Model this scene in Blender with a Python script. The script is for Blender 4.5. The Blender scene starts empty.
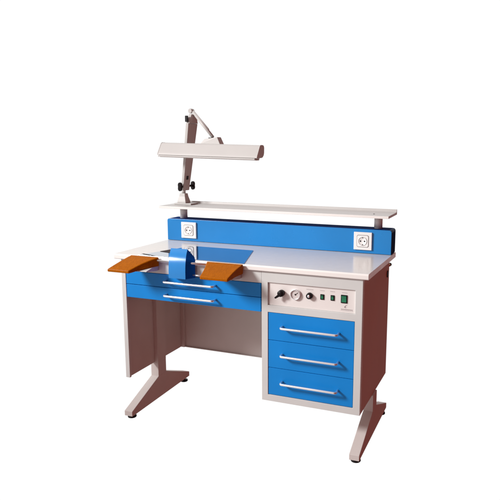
import bpy, bmesh, math, random
from mathutils import Vector, Matrix
random.seed(4)
S = bpy.context.scene
COL = S.collection
H = 0.81                      # height of the table top; shapes below are given relative to it

# ------------------------------------------------------------------ materials
def mat(name, color, rough=0.4, metal=0.0, spec=0.5, coat=0.0, mottling=0.03, scale=9.0, bump=0.0, bscale=400.0, dirt=None):
    m = bpy.data.materials.new(name); m.use_nodes = True
    nt = m.node_tree; N = nt.nodes; L = nt.links; b = N['Principled BSDF']
    tc = N.new('ShaderNodeTexCoord')
    n = N.new('ShaderNodeTexNoise'); n.inputs['Scale'].default_value = scale; n.inputs['Detail'].default_value = 6
    L.new(tc.outputs['Object'], n.inputs['Vector'])
    r = N.new('ShaderNodeValToRGB')
    c = Vector(color)
    lo = c * (1 - mottling); hi = c * (1 + mottling)
    r.color_ramp.elements[0].position = .3; r.color_ramp.elements[1].position = .7
    r.color_ramp.elements[0].color = (*lo, 1); r.color_ramp.elements[1].color = (*[min(1, v) for v in hi], 1)
    L.new(n.outputs['Fac'], r.inputs['Fac'])
    out = r.outputs['Color']
    if dirt:
        n2 = N.new('ShaderNodeTexNoise'); n2.inputs['Scale'].default_value = 3.3; n2.inputs['Detail'].default_value = 8
        L.new(tc.outputs['Object'], n2.inputs['Vector'])
        r2 = N.new('ShaderNodeValToRGB'); r2.color_ramp.elements[0].position = .52; r2.color_ramp.elements[1].position = .8
        r2.color_ramp.elements[0].color = (0, 0, 0, 1); r2.color_ramp.elements[1].color = (dirt, dirt, dirt, 1)
        L.new(n2.outputs['Fac'], r2.inputs['Fac'])
        mx = N.new('ShaderNodeMixRGB'); mx.blend_type = 'MULTIPLY'; mx.inputs['Color2'].default_value = (.8, .74, .68, 1)
        L.new(r2.outputs['Color'], mx.inputs['Fac']); L.new(out, mx.inputs['Color1']); out = mx.outputs['Color']
    L.new(out, b.inputs['Base Color'])
    rr = N.new('ShaderNodeMapRange'); rr.inputs['To Min'].default_value = rough * .85; rr.inputs['To Max'].default_value = min(1, rough * 1.2)
    L.new(n.outputs['Fac'], rr.inputs['Value']); L.new(rr.outputs['Result'], b.inputs['Roughness'])
    b.inputs['Metallic'].default_value = metal
    b.inputs['Specular IOR Level'].default_value = spec
    b.inputs['Coat Weight'].default_value = coat; b.inputs['Coat Roughness'].default_value = .12
    if bump:
        nb = N.new('ShaderNodeTexNoise'); nb.inputs['Scale'].default_value = bscale; nb.inputs['Detail'].default_value = 2
        L.new(tc.outputs['Object'], nb.inputs['Vector'])
        bp = N.new('ShaderNodeBump'); bp.inputs['Strength'].default_value = bump; bp.inputs['Distance'].default_value = .0006
        L.new(nb.outputs['Fac'], bp.inputs['Height']); L.new(bp.outputs['Normal'], b.inputs['Normal'])
    return m

PAINT = mat('light_grey_powder_coat', (.60, .555, .535), .68, spec=.10, bump=.25, dirt=.25)
FRAME = mat('pale_grey_enamel', (.60, .605, .595), .45, spec=.35, bump=.18, dirt=.15)
LAMIN = mat('white_laminate', (.69, .662, .625), .19, spec=.33, mottling=.015, scale=30)
EDGE = mat('white_edge_band', (.80, .775, .75), .3, mottling=.01)
BLUE = mat('blue_enamel', (.0005, .215, .63), .38, spec=.28, mottling=.05, scale=5, bump=.15)
BLUE2 = mat('blue_gloss_enamel', (.012, .215, .57), .26, spec=.42, mottling=.06, scale=4, bump=.1)
STEEL = mat('mirror_steel', (.44, .49, .56), .045, metal=1.0, mottling=.01)
CHROME = mat('satin_aluminium', (.82, .82, .84), .30, metal=.85, mottling=.02)
GUARD = mat('glossy_blue_sheet', (.008, .20, .55), .13, spec=.7, mottling=.03)
CHEEK = mat('shaded_blue_sheet', (.002, .10, .55), .6, spec=.04, mottling=.03)  # darker copy of the guard's blue, shade painted on its cheeks
BLUE2_SHADE = mat('shaded_blue_enamel', (.004, .03, .15), .85, spec=.03)  # panel's blue darkened: shade painted on its top and right end
BLACK = mat('black_plastic', (.008, .005, .006), .42, spec=.18)
STREAK = mat('painted_dark_streak', (.02, .012, .012), .8)
PLATE = mat('white_socket_plastic', (.83, .82, .81), .3, mottling=.01)
GREYLN = mat('grey_socket_rim', (.20, .18, .18), .5)
GREEN = mat('green_switch_plastic', (.002, .17, .075), .25, spec=.6)
PANEL = mat('off_white_printed_panel', (.75, .71, .69), .35, mottling=.02)
INK = mat('grey_print', (.30, .25, .26), .6)
LAMPM = mat('cream_lamp_enamel', (.52, .51, .495), .4, spec=.3, mottling=.02)
DIFF = mat('lamp_diffuser', (.80, .78, .75), .4)
BRASS = mat('brass_fitting', (.45, .22, .06), .35, metal=.8)
GLASS = mat('gauge_face', (.62, .57, .56), .2, spec=.6)

def wood():
    m = bpy.data.materials.new('varnished_beech'); m.use_nodes = True
    nt = m.node_tree; N = nt.nodes; L = nt.links; b = N['Principled BSDF']
    tc = N.new('ShaderNodeTexCoord'); mp = N.new('ShaderNodeMapping'); mp.inputs['Scale'].default_value = (55, 5, 55)
    mp.inputs['Rotation'].default_value = (0, 0, .25)
    L.new(tc.outputs['Object'], mp.inputs['Vector'])
    n = N.new('ShaderNodeTexNoise'); n.inputs['Scale'].default_value = 2.2; n.inputs['Detail'].default_value = 9; n.inputs['Distortion'].default_value = 1.1
    L.new(mp.outputs['Vector'], n.inputs['Vector'])
    r = N.new('ShaderNodeValToRGB'); e = r.color_ramp.elements
    e[0].position = .33; e[0].color = (.33, .088, .0008, 1); e[1].position = .66; e[1].color = (.43, .118, .0012, 1)
    L.new(n.outputs['Fac'], r.inputs['Fac'])
    n2 = N.new('ShaderNodeTexNoise'); n2.inputs['Scale'].default_value = 120; n2.inputs['Detail'].default_value = 3
    mp2 = N.new('ShaderNodeMapping'); mp2.inputs['Scale'].default_value = (3, .35, 3)
    L.new(tc.outputs['Object'], mp2.inputs['Vector']); L.new(mp2.outputs['Vector'], n2.inputs['Vector'])
    mx = N.new('ShaderNodeMixRGB'); mx.blend_type = 'MULTIPLY'; mx.inputs['Fac'].default_value = .22
    L.new(r.outputs['Color'], mx.inputs['Color1']); L.new(n2.outputs['Fac'], mx.inputs['Color2'])
    L.new(mx.outputs['Color'], b.inputs['Base Color'])
    b.inputs['Roughness'].default_value = .45; b.inputs['Specular IOR Level'].default_value = .03; b.inputs['Coat Weight'].default_value = .04; b.inputs['Coat Roughness'].default_value = .12
    return m
WOOD = wood()

# ------------------------------------------------------------------ mesh helpers
class MB:
    def __init__(s): s.bm = bmesh.new(); s.mats = []
    def _m(s, m):
        if m not in s.mats: s.mats.append(m)
        return s.mats.index(m)
    def _join(s, b2, m, smooth=False):
        i = s._m(m)
        vm = {v: s.bm.verts.new(v.co) for v in b2.verts}
        for f in b2.faces:
            try: g = s.bm.faces.new([vm[v] for v in f.verts])
            except ValueError: continue
            g.material_index = i; g.smooth = smooth or f.smooth
        b2.free()
    def box(s, x0, x1, y0, y1, z0, z1, m, bev=.001, seg=2, rot=None, piv=None):
        b = bmesh.new(); bmesh.ops.create_cube(b, size=1)
        for v in b.verts:
            v.co = Vector(((x0 + x1) / 2 + v.co.x * (x1 - x0), (y0 + y1) / 2 + v.co.y * (y1 - y0), (z0 + z1) / 2 + v.co.z * (z1 - z0)))
        if bev: bmesh.ops.bevel(b, geom=b.edges[:], offset=min(bev, .45 * min(x1 - x0, y1 - y0, z1 - z0)), segments=seg, profile=.5, affect='EDGES')
        if rot: b.transform(Matrix.Translation(piv) @ rot @ Matrix.Translation(-Vector(piv)))
        s._join(b, m); return s
    def prism(s, pts, axis, a0, a1, m, bev=.0, seg=2, smooth=False):
        """extrude 2-D pts along axis; axis 0: pts=(y,z); 1: pts=(x,z); 2: pts=(x,y)"""
        b = bmesh.new()
        def P(p, a):
            return {0: (a, p[0], p[1]), 1: (p[0], a, p[1]), 2: (p[0], p[1], a)}[axis]
        A = [b.verts.new(P(p, a0)) for p in pts]; B = [b.verts.new(P(p, a1)) for p in pts]
        b.faces.new(A); b.faces.new(B[::-1]); n = len(pts)
        for i in range(n):
            f = b.faces.new((A[i], B[i], B[(i + 1) % n], A[(i + 1) % n])); f.smooth = smooth
        bmesh.ops.recalc_face_normals(b, faces=b.faces[:])
        if bev: bmesh.ops.bevel(b, geom=b.edges[:], offset=bev, segments=seg, profile=.5, affect='EDGES')
        s._join(b, m); return s
    def loft(s, rings, m, smooth=False, bev=0):
        b = bmesh.new(); R = [[b.verts.new(p) for p in r] for r in rings]; n = len(R[0])
        for a, c in zip(R, R[1:]):
            for i in range(n):
                f = b.faces.new((a[i], a[(i + 1) % n], c[(i + 1) % n], c[i])); f.smooth = smooth
        b.faces.new(R[0][::-1]); b.faces.new(R[-1])
        bmesh.ops.recalc_face_normals(b, faces=b.faces[:])
        if bev: bmesh.ops.bevel(b, geom=[e for e in b.edges if len(e.link_faces) == 2 and e.calc_face_angle(0) > .6], offset=bev, segments=3, profile=.5, affect='EDGES')
        s._join(b, m); return s
    def cyl(s, p, q, r, m, r2=None, n=32, bev=0.0):
        p = Vector(p); q = Vector(q); d = q - p; L = d.length; r2 = r if r2 is None else r2
        b = bmesh.new()
        prof = [(0, 0)]
        k = min(bev, L / 3, r * .5, r2 * .5) if bev else 0
        st = ([(r - k, 0), (r, k)] if k else [(r, 0)]) + ([(r2, L - k), (r2 - k, L)] if k else [(r2, L)])
        z = d.normalized(); x = z.orthogonal().normalized(); y = z.cross(x)
        R = [[b.verts.new(p + z * h + (x * math.cos(t) + y * math.sin(t)) * rr) for t in [2 * math.pi * i / n for i in range(n)]] for rr, h in st]
        for a, c in zip(R, R[1:]):
            for i in range(n):
                f = b.faces.new((a[i], a[(i + 1) % n], c[(i + 1) % n], c[i])); f.smooth = True
        b.faces.new(R[0][::-1]); b.faces.new(R[-1])
        bmesh.ops.recalc_face_normals(b, faces=b.faces[:])
        s._join(b, m); return s
    def lathe(s, c, axis, prof, m, n=40):
        """prof: (radius, distance along axis)"""
        c = Vector(c); z = Vector(axis).normalized(); x = z.orthogonal().normalized(); y = z.cross(x); b = bmesh.new()
        R = [[b.verts.new(c + z * h + (x * math.cos(2 * math.pi * i / n) + y * math.sin(2 * math.pi * i / n)) * max(r, 1e-5)) for i in range(n)] for r, h in prof]
        for a, d in zip(R, R[1:]):
            for i in range(n):
                f = b.faces.new((a[i], a[(i + 1) % n], d[(i + 1) % n], d[i])); f.smooth = True
        bmesh.ops.recalc_face_normals(b, faces=b.faces[:])
        s._join(b, m); return s
    def tube(s, pts, r, m, n=16):
        b = bmesh.new(); P = [Vector(p) for p in pts]; R = []
        up = Vector((0, 0, 1))
        for i, p in enumerate(P):
            t = ((P[min(i + 1, len(P) - 1)] - p).normalized() + (p - P[max(i - 1, 0)]).normalized()).normalized()
            x = t.cross(up).normalized(); y = t.cross(x)
            R.append([b.verts.new(p + (x * math.cos(2 * math.pi * k / n) + y * math.sin(2 * math.pi * k / n)) * r) for k in range(n)])
        for a, c in zip(R, R[1:]):
            for i in range(n):
                f = b.faces.new((a[i], a[(i + 1) % n], c[(i + 1) % n], c[i])); f.smooth = True
        b.faces.new(R[0][::-1]); b.faces.new(R[-1])
        bmesh.ops.recalc_face_normals(b, faces=b.faces[:])
        s._join(b, m); return s
    def grid(s, xs, zs, holes, y0, y1, m):
        """flat frame with rectangular openings; holes = set of (i, j) cells"""
        b = bmesh.new(); V = {}
        def v(i, j, k):
            if (i, j, k) not in V: V[i, j, k] = b.verts.new((xs[i], (y0, y1)[k], zs[j]))
            return V[i, j, k]
        nx, nz = len(xs) - 1, len(zs) - 1
        solid = lambda i, j: 0 <= i < nx and 0 <= j < nz and (i, j) not in holes
        for i in range(nx):
            for j in range(nz):
                if not solid(i, j): continue
                for k in (0, 1): b.faces.new((v(i, j, k), v(i + 1, j, k), v(i + 1, j + 1, k), v(i, j + 1, k)))
                if not solid(i - 1, j): b.faces.new((v(i, j, 0), v(i, j + 1, 0), v(i, j + 1, 1), v(i, j, 1)))
                if not solid(i + 1, j): b.faces.new((v(i + 1, j, 0), v(i + 1, j + 1, 0), v(i + 1, j + 1, 1), v(i + 1, j, 1)))
                if not solid(i, j - 1): b.faces.new((v(i, j, 0), v(i + 1, j, 0), v(i + 1, j, 1), v(i, j, 1)))
                if not solid(i, j + 1): b.faces.new((v(i, j + 1, 0), v(i + 1, j + 1, 0), v(i + 1, j + 1, 1), v(i, j + 1, 1)))
        bmesh.ops.recalc_face_normals(b, faces=b.faces[:])
        es = [e for e in b.edges if len(e.link_faces) == 2 and e.calc_face_angle(0) > 1]
        bmesh.ops.bevel(b, geom=es, offset=.0012, segments=2, profile=.5, affect='EDGES')
        s._join(b, m); return s
    def build(s, name, parent=None, label=None):
        me = bpy.data.meshes.new(name)
        for v in s.bm.verts: v.co.z += H
        s.bm.to_mesh(me); s.bm.free()
        for m in s.mats: me.materials.append(m)
        o = bpy.data.objects.new(name, me); COL.objects.link(o)
        if parent:
            o.parent = parent
            w = Vector((0, 0, 0)); p = parent
            while p: w += p.location; p = p.parent
            me.transform(Matrix.Translation(-w))
        if label: o['label'] = label
        return o
def empty(name, loc, label, cat):
    o = bpy.data.objects.new(name, None); COL.objects.link(o); o.location = loc
    o['label'] = label; o['category'] = cat; o.empty_display_size = .1
    return o

# ================================================================== THE WORKBENCH
W, D, T = 1.2, .545, .0235
bench = empty('laboratory_workbench', (.6, .27, 0),
              'grey and blue metal workbench with drawers, two wooden armrests and a raised shelf', 'workbench')

# --- table top with the mirror-steel working plate let into it
plate = [(.1285, .0035), (.6620, .0035), (.5620, .3155), (.2285, .3155)]
top = MB()
b = bmesh.new()
prof = [(0, -.006), (.0018, -.0018), (.006, 0), (D - .004, 0), (D, -.004), (D, -T), (.003, -T), (0, -T + .003)]
A = [b.verts.new((0, y, z)) for y, z in prof]; B = [b.verts.new((W, y, z)) for y, z in prof]
n = len(prof); b.faces.new(A); b.faces.new(B[::-1])
for i in range(n): b.faces.new((A[i], B[i], B[(i + 1) % n], A[(i + 1) % n]))
bmesh.ops.recalc_face_normals(b, faces=b.faces[:])
i1, i2 = top._m(LAMIN), top._m(EDGE)
for f in b.faces: f.material_index = 0 if f.calc_center_median().z > -.001 and abs(f.normal.z) > .99 else 1
vm = {v: top.bm.verts.new(v.co) for v in b.verts}
for f in b.faces:
    g = top.bm.faces.new([vm[v] for v in f.verts]); g.material_index = f.material_index
b.free()
es = [e for e in top.bm.edges if len(e.link_faces) == 2 and e.calc_face_angle(0) > 1 and (abs(e.verts[0].co.x - e.verts[1].co.x) < .01)]
bmesh.ops.bevel(top.bm, geom=es, offset=.0015, segments=2, profile=.5, affect='EDGES')
tabletop = top.build('tabletop', bench)
MB().prism(plate, 2, .0006, .0022, STEEL, bev=.0006).build('steel_plate', tabletop, 'trapezoid mirror steel plate let into the table top')
# dark reflection and thin shadow painted as streaks at the plate's left side
MB().prism([(.170, .120), (.232, .104), (.275, .108), (.272, .150), (.199, .213)], 2, .0026, .0036, STREAK).build('painted_streak', tabletop)
MB().prism([(.126, .036), (.134, .040), (.222, .0095), (.222, .0055), (.214, .0055)], 2, .0026, .0034, STREAK).build('painted_streak', tabletop)

# --- socket panel behind the table top
pan = MB()
z1 = .1155
pts = [(0, .002), (W - .004, .002)]
def rr(x0, x1, z0, z1, r, n=5):
    P = [(x0, z0), (x1, z0)]
    P += [(x1 - r + r * math.cos(a), z1 - r + r * math.sin(a)) for a in [math.pi / 2 * k / n for k in range(n + 1)]]
    P += [(x0 + r - r * math.sin(a), z1 - r + r * math.cos(a)) for a in [math.pi / 2 * k / n for k in range(n + 1)]]
    return P
pan.prism(rr(.002, 1.1965, .0012, z1, .012), 1, .450, .543, BLUE2, bev=.0022, seg=3)
i_n = pan._m(BLUE2_SHADE); pan.bm.normal_update()
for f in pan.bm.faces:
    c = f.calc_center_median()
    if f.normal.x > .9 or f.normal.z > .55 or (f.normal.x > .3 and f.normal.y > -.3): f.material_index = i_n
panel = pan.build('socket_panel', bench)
def socket(x0, x1):
    m = MB()
    zc = .0592; xc = (x0 + x1) / 2
    m.box(x0, x1, .4415, .4497, .0175, .101, PLATE, bev=.0022, seg=3)
    r = .0235
    def sq(r, q, n=8):
        P = []
        for cx, cz, a0 in ((1, 1, 0), (-1, 1, 90), (-1, -1, 180), (1, -1, 270)):
            for k in range(n + 1):
                a = math.radians(a0 + 90 * k / n)
                P.append((xc + cx * (r - q) + q * math.cos(a), zc + cz * (r - q) + q * math.sin(a)))
        return P
    m.prism(sq(.0285, .008), 1, .4406, .4417, GREYLN)
    m.prism(sq(.0265, .007), 1, .4392, .4408, PLATE)
    # round well of the outlet
    m.lathe((xc, .4391, zc), (0, -1, 0), [(.0215, -.0003), (.0215, .0009), (.0195, .0009), (.0188, .0002), (0, .0002)], PLATE)
    m.lathe((xc, .4385, zc), (0, -1, 0), [(.0200, 0), (.0200, .0009), (.0192, .0009), (.0192, 0)], GREYLN)
    for dx in (-.0095, .0095): m.cyl((xc + dx, .4384, zc), (xc + dx, .4392, zc), .0034, BLACK, n=16)
    m.box(xc - .003, xc + .003, .4383, .4392, zc + .0135, zc + .0185, GREYLN, bev=0)
    m.box(xc - .003, xc + .003, .4383, .4392, zc - .0185, zc - .0135, GREYLN, bev=0)
    return m.build('power_socket', panel)
socket(.0905, .1785); socket(1.0205, 1.1065)

# --- raised shelf on two short posts
sh = MB()
SZ = .188
sp = [(.371, SZ - .0115), (.3705, SZ - .001), (.372, SZ), (.548, SZ), (.556, SZ + .0035), (.559, SZ + .0125), (.5625, SZ + .0135), (.566, SZ + .0125), (.566, SZ - .0115)]
sh.prism(sp, 0, .0045, 1.1955, LAMPM, bev=.0007)
i_e = sh._m(EDGE); sh.bm.normal_update()
for f in sh.bm.faces:
    if f.normal.y < -.5 and f.calc_center_median().y < .38: f.material_index = i_e
shelf = sh.build('raised_shelf', bench)
m = MB(); m.cyl((1.113, .442, SZ - .0005), (1.113, .442, SZ + .0016), .0036, BLACK, n=16); m.build('screw', shelf)
for x in (.0735, 1.122):
    MB().cyl((x, .5, .1152), (x, .5, SZ - .0113), .0195, PLATE, n=40).build('shelf_post', bench)

# --- apron below the front edge and the two wide drawers
MB().box(.0492, .7378, .013, .028, -.0770, -.0238, FRAME).build('apron', bench)
MB().box(.0700, .7300, .034, .430, -.200, -.0245, PAINT).build('drawer_housing', bench)
def handle(xa, xb, y_face, z, parent):
    out = .031; r = .0050; c = .010
    P = [(xa, y_face, z), (xa, y_face - out + c, z)]
    for k in range(1, 6):
        a = math.pi / 2 * k / 6
        P.append((xa + c - c * math.cos(a), y_face - out + c - c * math.sin(a), z))
    P.append((xa + c, y_face - out, z)); P.append((xb - c, y_face - out, z))
    for k in range(1, 6):
        a = math.pi / 2 * k / 6
        P.append((xb - c + c * math.sin(a), y_face - out + c - c * math.cos(a), z))
    P += [(xb, y_face - out + c, z), (xb, y_face, z)]
    h = MB().tube(P, r, CHROME)
    return h.build('handle', parent)
for z0, z1_, lab in ((-.1395, -.0790, 'upper wide blue drawer under the table top'), (-.2035, -.1418, 'lower wide blue drawer under the table top')):
    d = MB(); d.box(.0515, .7345, .014, .0325, z0, z1_, BLUE, bev=.0016, seg=3)
    o = d.build('drawer', bench, lab)
    handle(.270, .519, .014, (z0 + z1_) / 2 + .001, o)

# --- side panel, corner post and back panel of the legroom
sp_ = MB()
sp_.box(.0264, .0487, .0135, .0255, -.6028, -.0238, FRAME)
sp_.box(.0264, .0400, .0257, .5040, -.6028, -.0238, PAINT)
sp_.build('side_panel', bench)
MB().box(.0402, .0610, .4900, .5045, -.6028, -.0238, PAINT).build('corner_post', bench)
bp_ = MB(); bp_.box(.0264, .7380, .5050, .5170, -.6028, -.0238, PAINT)
bp_.box(.0612, .7375, .4960, .5048, -.6028, -.5990, PAINT, bev=.0005)
bp_.build('back_panel', bench)

# --- drawer cabinet
C0, C1, YC, YB, ZB = .7384, 1.1766, .0123, .5194, -.5990
cab = MB()
xs = [C0, .7672, 1.1466, C1]; zs = [ZB, -.5705, -.2000, -.1700, -.0712, -.0242]
cab.grid(xs, zs, {(1, 1), (1, 3)}, YC, YC + .022, FRAME)
cab.box(C0, C1, YC + .0222, YB, ZB, -.0242, PAINT, bev=.001)
cabinet = cab.build('cabinet', bench)
dz = [-.5695, -.4467, -.3232, -.2010]
dn = ['bottom blue drawer of the cabinet', 'middle blue drawer of the cabinet', 'top blue drawer of the cabinet']
for k in range(3):
    a, b_ = dz[k] + .0009, dz[k + 1] - .0009
    d = MB(); d.box(.7686, 1.1452, YC + .0022, YC + .0220, a, b_, BLUE, bev=.0016, seg=3)
    o = d.build('drawer', bench, dn[k])
    handle(.834, 1.0815, YC + .0022, (a + b_) / 2 + .004, o)
# control panel with its gauge, knobs and switches
cp = MB(); yp = YC + .0070
cp.box(.7676, 1.1462, yp, YC + .0218, -.1696, -.0716, PANEL, bev=.0005)
yi = yp - .0004
def ink(x0, x1, z0, z1): cp.box(x0, x1, yi, yp + .0002, z0, z1, INK, bev=0)
random.seed(11)
def tiny(xc, z, w, h, step):              # rows of illegible print, as small dashes
    x = xc - w / 2
    while x < xc + w / 2:
        l = random.uniform(.5, 1.1) * step
        ink(x, x + l, z - h / 2, z + h / 2); x += l + step * .45
for xc, w in ((.952, .030), (1.006, .020), (1.050, .020), (1.100, .022)): tiny(xc, -.0870, w, .0016, .0024)
tiny(1.109, -.1560, .046, .0030, .0030); tiny(1.109, -.1610, .046, .0009, .0050)
control = cp.build('control_panel', bench)
# little swoosh emblem above the small print
e = MB()
sw = [(1.0985, -.1475), (1.1010, -.1425), (1.1060, -.1385), (1.1130, -.1365), (1.1075, -.1400), (1.1045, -.1435), (1.1050, -.1465), (1.1090, -.1480), (1.1040, -.1495)]
e.prism(sw, 1, yi, yp + .0002, INK); e.build('emblem', control)
g = MB(); gc = (.8905, yp, -.1130)
g.lathe(gc, (0, -1, 0), [(.0225, 0), (.0225, .008), (.0215, .0095), (.0190, .0095), (.0180, .008), (.0180, .0055)], CHROME)
g.lathe(gc, (0, -1, 0), [(.0181, .0055), (0, .0055)], GLASS)
g.cyl((gc[0], yp - .0056, gc[2]), (gc[0], yp - .0075, gc[2]), .003, BLACK, n=16)
g.box(gc[0] - .0008, gc[0] + .0008, yp - .0070, yp - .0062, gc[2] - .003, gc[2] + .014, BLACK, bev=0, rot=Matrix.Rotation(.9, 4, 'Y'), piv=gc)
for k in range(11):
    a = math.radians(-130 + 26 * k)
    g.box(gc[0] - .0005, gc[0] + .0005, yp - .0060, yp - .0054, gc[2] + .0125, gc[2] + .0160, INK, bev=0, rot=Matrix.Rotation(a, 4, 'Y'), piv=gc)
g.build('pressure_gauge', control)
k = MB(); kc = (.8285, yp, -.1125)
k.lathe(kc, (0, -1, 0), [(.0135, 0), (.0142, .004), (.0135, .020), (.0115, .023), (0, .0235)], BLACK)
k.loft([[(kc[0] - .006 - .004, yp - .022, kc[2] - .003), (kc[0] - .001, yp - .022, kc[2] - .011), (kc[0] - .001, yp - .010, kc[2] - .011), (kc[0] - .010, yp - .010, kc[2] - .003)],
        [(kc[0] - .0245, yp - .028, kc[2] - .0165), (kc[0] - .0190, yp - .028, kc[2] - .0215), (kc[0] - .0190, yp - .019, kc[2] - .0215), (kc[0] - .0245, yp - .019, kc[2] - .0165)]], BLACK, bev=.0015)
k.build('lever_knob', control)
k = MB(); kc = (.9523, yp, -.1126)
k.lathe(kc, (0, -1, 0), [(.0132, 0), (.0136, .003), (.0124, .014), (.0105, .0155), (.0062, .0155)], BLACK)
k.lathe(kc, (0, -1, 0), [(.0063, .0153), (.0058, .0172), (0, .0175)], CHROME)
k.build('round_knob', control)
def switch(xc, zc, w, h):
    s = MB(); s.box(xc - w / 2, xc + w / 2, yp - .0030, yp + .0005, zc - h / 2, zc + h / 2, BLACK, bev=.001)
    a, c = w / 2 - .0036, h / 2 - .0040
    s.prism([(yp - .0030, zc - c), (yp - .0048, zc - c + .0005), (yp - .0034, zc), (yp - .0062, zc + c - .0005), (yp - .0030, zc + c)], 0, xc - a, xc + a, GREEN, bev=.0003)
    s.build('rocker_switch', control)
switch(1.0060, -.1130, .0165, .0225); switch(1.0500, -.1128, .0165, .0225); switch(1.0985, -.1128, .0270, .0340)
# fittings on the right side
s = MB(); s.prism([(.476 + .0085 * math.cos(a), -.0946 + .0165 * math.sin(a)) for a in [2 * math.pi * i / 28 for i in range(28)]], 0, C1 - .0005, C1 + .0045, BLACK, bev=.0008)
s.build('cable_grommet', bench)
s = MB(); s.cyl((1.172, YB - .001, -.0640), (1.172, YB + .026, -.0640), .0065, BRASS, n=20)
s.cyl((1.172, YB + .026, -.0640), (1.172, YB + .040, -.0640), .0085, BLACK, n=20, bev=.002)
s.build('hose_fitting', bench)

# --- the two feet with their uprights and levelling glides
def leg(x0, x1, ztop):
    s = MB()
    s.prism([(.001, -.795), (.001, -.770), (.233, -.6755), (.305, -.6723), (.535, -.7590), (.535, -.795 + .010)], 0, x0, x1, PAINT, bev=.0018, seg=2)
    # upright
    s.box(x0 + .0002, x1 - .0002, .2332, .3048, -.690, ztop[0], PAINT, bev=.0012)
    if ztop[1]: s.box(max(x0, .0402), x1 - .0002, .2332, .3048, ztop[0] + .0002, ztop[1], PAINT, bev=.0005)
    o = s.build('leg', bench)
    xc = (x0 + x1) / 2
    for y, zt in ((.030, -.7945), (.512, -.7865)):
        MB().lathe((xc, y, -.810), (0, 0, 1), [(0, 0), (.0200, 0), (.0215, .0025), (.0205, .0085), (.0080, .0105), (.0080, .810 + zt + .001)], BLACK).build('levelling_foot', o)
    return o
leg(.0173, .0617, (-.6035, -.0245)); leg(1.1386, 1.1826, (-.5995, None))

# --- wooden armrests
def armrest(front, back, zf, zb, lab, inner):
    # front/back: (x0, x1) ; plan view with slightly waisted sides, thin rounded front, thick rear end
    s = MB(); rings = []
    n = 9
    for i in range(n):
        t = i / (n - 1)
        y = -.121 + .113 * t
        w = t
        bow = .005 * math.sin(math.pi * t)
        xa = front[0] + (back[0] - front[0]) * w + (bow if inner < 0 else bow * .4)
        xb = front[1] + (back[1] - front[1]) * w - (bow if inner > 0 else bow * .4)
        zt = zf + (zb - zf) * t + .0025 * math.sin(math.pi * t)
        th = .0130 + (.0420 - .0130) * t ** .85
        rings.append([(xa, y, zt - th), (xb, y, zt - th), (xb, y, zt), (xa, y, zt)])
    s.loft(rings, WOOD, bev=.0042)
    o = s.build('armrest', bench, lab)
    k = MB(); xm = (back[0] + back[1]) / 2
    k.prism([(-.0075, zb - .040), (-.080, zb - .0540), (-.080, zb - .0565), (-.0075, zb - .066), (.0125, zb - .066), (.0125, zb - .030), (-.0075, zb - .030)], 0, back[1] - .080, back[1] - .020, FRAME, bev=.0006)
    k.build('bracket', o)
    return o
armrest((.0525, .1645), (.1000, .2490), -.0450, .0030, 'left wooden armrest at the table front', 1)
armrest((.5170, .6465), (.4900, .6640), -.0400, .0020, 'right wooden armrest at the table front', -1)
r = MB(); r.tube([(.236, -.0115, -.0125), (.500, -.0115, -.0125)], .0046, CHROME)
r.tube([(.415, -.010, -.0645), (.470, -.010, -.0645)], .0030, CHROME)
r.build('support_rod', bench)

# --- curved blue guard at the front of the plate
g = MB()
prof = [(.004, .0455), (-.005, .0390), (-.0145, .0300), (-.0205, .0230), (-.0260, .0150), (-.0300, .0075), (-.0335, 0), (-.0390, -.0150), (-.0420, -.0300), (-.0438, -.0450), (-.0442, -.0600), (-.0440, -.0785)]
xa, xb, xc, xd = .3190, .4030, .4270, .300
b = bmesh.new()
bz = [(.012, .012), (.010, .010), (.008, .008), (.006, .005), (.004, .002), (-.0005, -.003), (-.0005, -.008), (-.0005, -.018), (-.0005, -.030), (-.0005, -.045), (-.0005, -.060), (-.0005, -.0785)]
sk = lambda y: -(y + .044) * .30
def strip(P, Q, smooth):
    P = [b.verts.new(p) for p in P]; Q = [b.verts.new(q) for q in Q]
    for i in range(len(P) - 1): b.faces.new((P[i], Q[i], Q[i + 1], P[i + 1])).smooth = smooth
F0 = [(xa + sk(y), y, z) for y, z in prof]; F1 = [(xb + sk(y), y, z) for y, z in prof]
B0 = [(xd, y, z) for y, z in bz]; B1 = [(xc - max(0, z) * .8, y, z) for y, z in bz]
strip(F0, F1, True); strip(F1, B1, False); strip(B0, F0, False); strip(B1, B0, False)
strip([F0[0], F1[0]], [B0[0], B1[0]], False); strip([F0[-1], F1[-1]], [B0[-1], B1[-1]], False)
g._join(b, GUARD)
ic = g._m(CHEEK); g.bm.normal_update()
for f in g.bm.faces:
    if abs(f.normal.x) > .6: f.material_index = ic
g.build('curved_guard', bench)

# ================================================================== THE LAMP
LX, LY = .0760, .500
lamp = empty('articulated_lamp', (LX, LY, H + SZ + .0005),
             'cream articulated lamp with a long fluorescent head, standing on the raised shelf', 'lamp')
s = MB()
s.box(LX - .040, LX + .062, LY - .034, LY + .040, SZ + .0006, SZ + .008, LAMPM, bev=.0015)
s.loft([[(LX - a, LY - a, z), (LX + a, LY - a, z), (LX + a, LY + a, z), (LX - a, LY + a, z)] for a, z in ((.026, SZ + .0082), (.0245, SZ + .018), (.018, SZ + .042), (.0155, SZ + .058))], LAMPM, bev=.002)
s.cyl((LX, LY, SZ + .057), (LX, LY, SZ + .088), .0105, LAMPM, n=24)
s.build('base', lamp)
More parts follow.
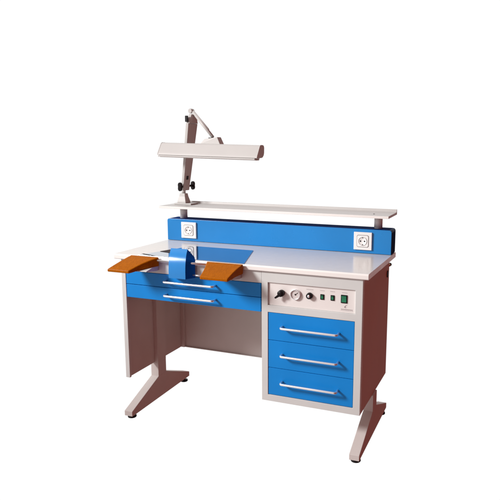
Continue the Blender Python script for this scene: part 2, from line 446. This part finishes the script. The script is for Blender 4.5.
# lower arm: a flat channel leaning to the right, pivoting on a screw along the depth
def armbox(p0, p1, w0, w1, h0, h1, m, mb, bev=.0018):
    p0, p1 = Vector(p0), Vector(p1); d = (p1 - p0).normalized(); nn = Vector((d[1], -d[0])); R = []
    for p, w, h in ((p0, w0, h0), (p1, w1, h1)):
        R.append([(p[0] + nn[0] * w / 2, .5 - h, p[1] + nn[1] * w / 2), (p[0] + nn[0] * w / 2, .5 + h, p[1] + nn[1] * w / 2),
                  (p[0] - nn[0] * w / 2, .5 + h, p[1] - nn[1] * w / 2), (p[0] - nn[0] * w / 2, .5 - h, p[1] - nn[1] * w / 2)])
    mb.loft(R, m, bev=bev)
s = MB()
armbox((.0855, .262), (.1345, .606), .014, .016, .030, .046, LAMPM, s)
armbox((.1365, .6065), (.1420, .652), .020, .016, .042, .026, LAMPM, s)
s.build('lower_arm', lamp)
s = MB(); s.box(.1005, .1040, .488, .508, .318, .338, BLACK, bev=.001, rot=Matrix.Rotation(math.radians(8), 4, 'Y'), piv=(.1, .5, .33)); s.build('label_plate', lamp)
s = MB(); s.box(.1240, .1400, .4500, .4575, .612, .643, BLACK, bev=.002); s.build('end_cap', lamp)
def wing(y, sgn, z):
    s = MB()
    s.cyl((.0865, .500 + sgn * .030, z), (.0865, y, z), .006, BLACK, n=20)
    P = []
    for i in range(28):
        a = 2 * math.pi * i / 28
        r = .011 + .012 * abs(math.sin(a)) ** 2
        P.append((.0865 + r * math.cos(a) * .85, z + r * math.sin(a)))
    s.prism(P, 1, y, y + sgn * .014, BLACK, bev=.0018)
    s.build('wing_knob', lamp)
wing(.4560, -1, .2830); wing(.5720, 1, .2830)
s = MB()
s.cyl((.133, .486, .668), (.133, .514, .668), .0120, LAMPM, n=28, bev=.002)
s.build('elbow_joint', lamp)
s = MB(); s.tube([(.136, .50, .672), (.2780, .458, .5360)], .0080, LAMPM); s.tube([(.140, .50, .676), (.250, .468, .5740)], .0030, LAMPM)
s.build('upper_arm', lamp)
# head: D-shaped extrusion, flat front leaning forward at the bottom, tipped slightly to the right
head = MB()
hz = lambda P: [(y, z * .86 + .0035) for y, z in P]
hp = [(.3640, -.0345), (.3660, -.0285), (.3690, -.0215), (.3965, .0275), (.4020, .0330), (.4100, .0355), (.4340, .0350), (.4440, .0300), (.4480, .0200), (.4480, -.0080), (.4440, -.0200), (.4330, -.0310), (.4180, -.0345), (.3660, -.0350)]
x0, x1 = .0100, .5620
tilt = Matrix.Rotation(math.radians(1.25), 4, 'Y')
hc = Vector(((x0 + x1) / 2, .40, .4690))
def hx(mb):
    mb.bm.transform(Matrix.Translation(hc) @ tilt @ Matrix.Translation((-hc.x, 0, 0)) @ Matrix.Translation((0, -.40, 0)))
hp = hz(hp)
head.prism(hp, 0, x0 + .004, x1 - .004, LAMPM, bev=.0)
head.prism([(p[0], p[1] + .0003) for p in [(.3690, -.0240), (.3690, -.0290), (.3640, -.0290), (.3620, -.0330), (.3640, -.0365), (.4180, -.0365), (.4220, -.0290), (.4220, -.0240)]], 0, x0 + .006, x1 - .012, LAMPM)
hx(head); head_o = head.build('lamp_head', lamp)
for xe0, xe1 in ((x0, x0 + .0038), (x1 - .0038, x1)):
    c = MB(); cy, cz = .408, 0
    c.prism([(cy + (p[0] - cy) * 1.03, cz + (p[1] - cz) * 1.03) for p in hp], 0, xe0, xe1, LAMPM, bev=.0008); hx(c); c.build('end_plate', head_o)
c = MB(); c.box(x0 + .010, x1 - .010, .374, .414, -.0385, -.0364, DIFF, bev=.0005); hx(c); c.build('diffuser', head_o)
s = MB()
zt = .5020
s.loft([[(.222, .425, zt), (.335, .425, zt - .002), (.335, .470, zt - .002), (.222, .470, zt)],
        [(.245, .428, zt + .024), (.318, .428, zt + .034), (.318, .468, zt + .034), (.245, .468, zt + .024)]], LAMPM, bev=.002)
s.box(.262, .286, .440, .456, zt + .028, zt + .0315, BLACK, bev=.0005)
s.build('head_bracket', lamp)

# ================================================================== CAMERA
F, CX, CY = 592.1428, 289.4168, 250.5452
RX, RY, RZ = .1734, .0049, .3678
fw = Vector((-math.sin(RZ) * math.cos(RX), math.cos(RZ) * math.cos(RX), -math.sin(RX)))
rt = Vector((math.cos(RZ), math.sin(RZ), 0)); up = rt.cross(fw)
r2 = rt * math.cos(RY) + up * math.sin(RY); u2 = up * math.cos(RY) - rt * math.sin(RY)
cam = bpy.data.cameras.new('camera'); co = bpy.data.objects.new('camera', cam); COL.objects.link(co)
M = Matrix((r2, u2, -fw)).transposed().to_4x4(); M.translation = Vector((1.7244, -2.2211, .49 + H)); co.matrix_world = M
cam.lens = F / 500 * 36; cam.sensor_width = 36; cam.shift_x = (250 - CX) / 500; cam.shift_y = (CY - 250) / 500
cam.clip_start = .01; cam.clip_end = 200
S.camera = co

# ================================================================== LIGHT
# made-up surround for the light: white behind and left, dimmer elsewhere, reddish right
w = bpy.data.worlds.new('World'); S.world = w; w.use_nodes = True
nt = w.node_tree; N = nt.nodes; L = nt.links; bg = N['Background']
tc = N.new('ShaderNodeTexCoord'); sx = N.new('ShaderNodeSeparateXYZ'); L.new(tc.outputs['Generated'], sx.inputs[0])
at = N.new('ShaderNodeMath'); at.operation = 'ARCTAN2'; L.new(sx.outputs['X'], at.inputs[0]); L.new(sx.outputs['Y'], at.inputs[1])  # azimuth from +y towards +x
def ss(a, b):
    mr = N.new('ShaderNodeMapRange'); mr.interpolation_type = 'SMOOTHSTEP'
    mr.inputs['From Min'].default_value = math.radians(a); mr.inputs['From Max'].default_value = math.radians(b)
    L.new(at.outputs[0], mr.inputs['Value']); return mr.outputs['Result']
r0 = ss(10, 20); l_ = ss(-125, -95)
inv = N.new('ShaderNodeMath'); inv.operation = 'SUBTRACT'; inv.inputs[0].default_value = 1; L.new(r0, inv.inputs[1]); r_ = inv.outputs[0]
mu = N.new('ShaderNodeMath'); mu.operation = 'MULTIPLY'; L.new(r_, mu.inputs[0]); L.new(l_, mu.inputs[1])
# added dim surround: redder on the right, more neutral at the left front
dim_surround = N.new('ShaderNodeMixRGB'); dim_surround.inputs['Color1'].default_value = (.70, .62, .60, 1); dim_surround.inputs['Color2'].default_value = (.19, .028, .018, 1)
rs = N.new('ShaderNodeMapRange'); rs.interpolation_type = 'SMOOTHSTEP'; rs.inputs['From Min'].default_value = -.25; rs.inputs['From Max'].default_value = .35
L.new(sx.outputs['X'], rs.inputs['Value']); L.new(rs.outputs['Result'], dim_surround.inputs['Fac'])
mx = N.new('ShaderNodeMixRGB'); L.new(mu.outputs[0], mx.inputs['Fac']); L.new(dim_surround.outputs['Color'], mx.inputs['Color1']); mx.inputs['Color2'].default_value = (1, 1, 1, 1)
L.new(mx.outputs['Color'], bg.inputs['Color']); bg.inputs['Strength'].default_value = 1.02

l = bpy.data.lights.new('key_lamp', 'SPOT'); l.energy = 1210; l.color = (1, 1, .99); l.shadow_soft_size = .55
l.spot_size = math.radians(44); l.spot_blend = 1.0
o = bpy.data.objects.new('key_lamp', l); COL.objects.link(o); o.location = (-2.5, -2.75, 3.0)
o.rotation_euler = (Vector((1.0, .2, .92)) - o.location).to_track_quat('-Z', 'Y').to_euler()

S.view_settings.view_transform = 'Standard'; S.view_settings.look = 'None'; S.view_settings.exposure = 0; S.view_settings.gamma = 1
S.cycles.max_bounces = 8
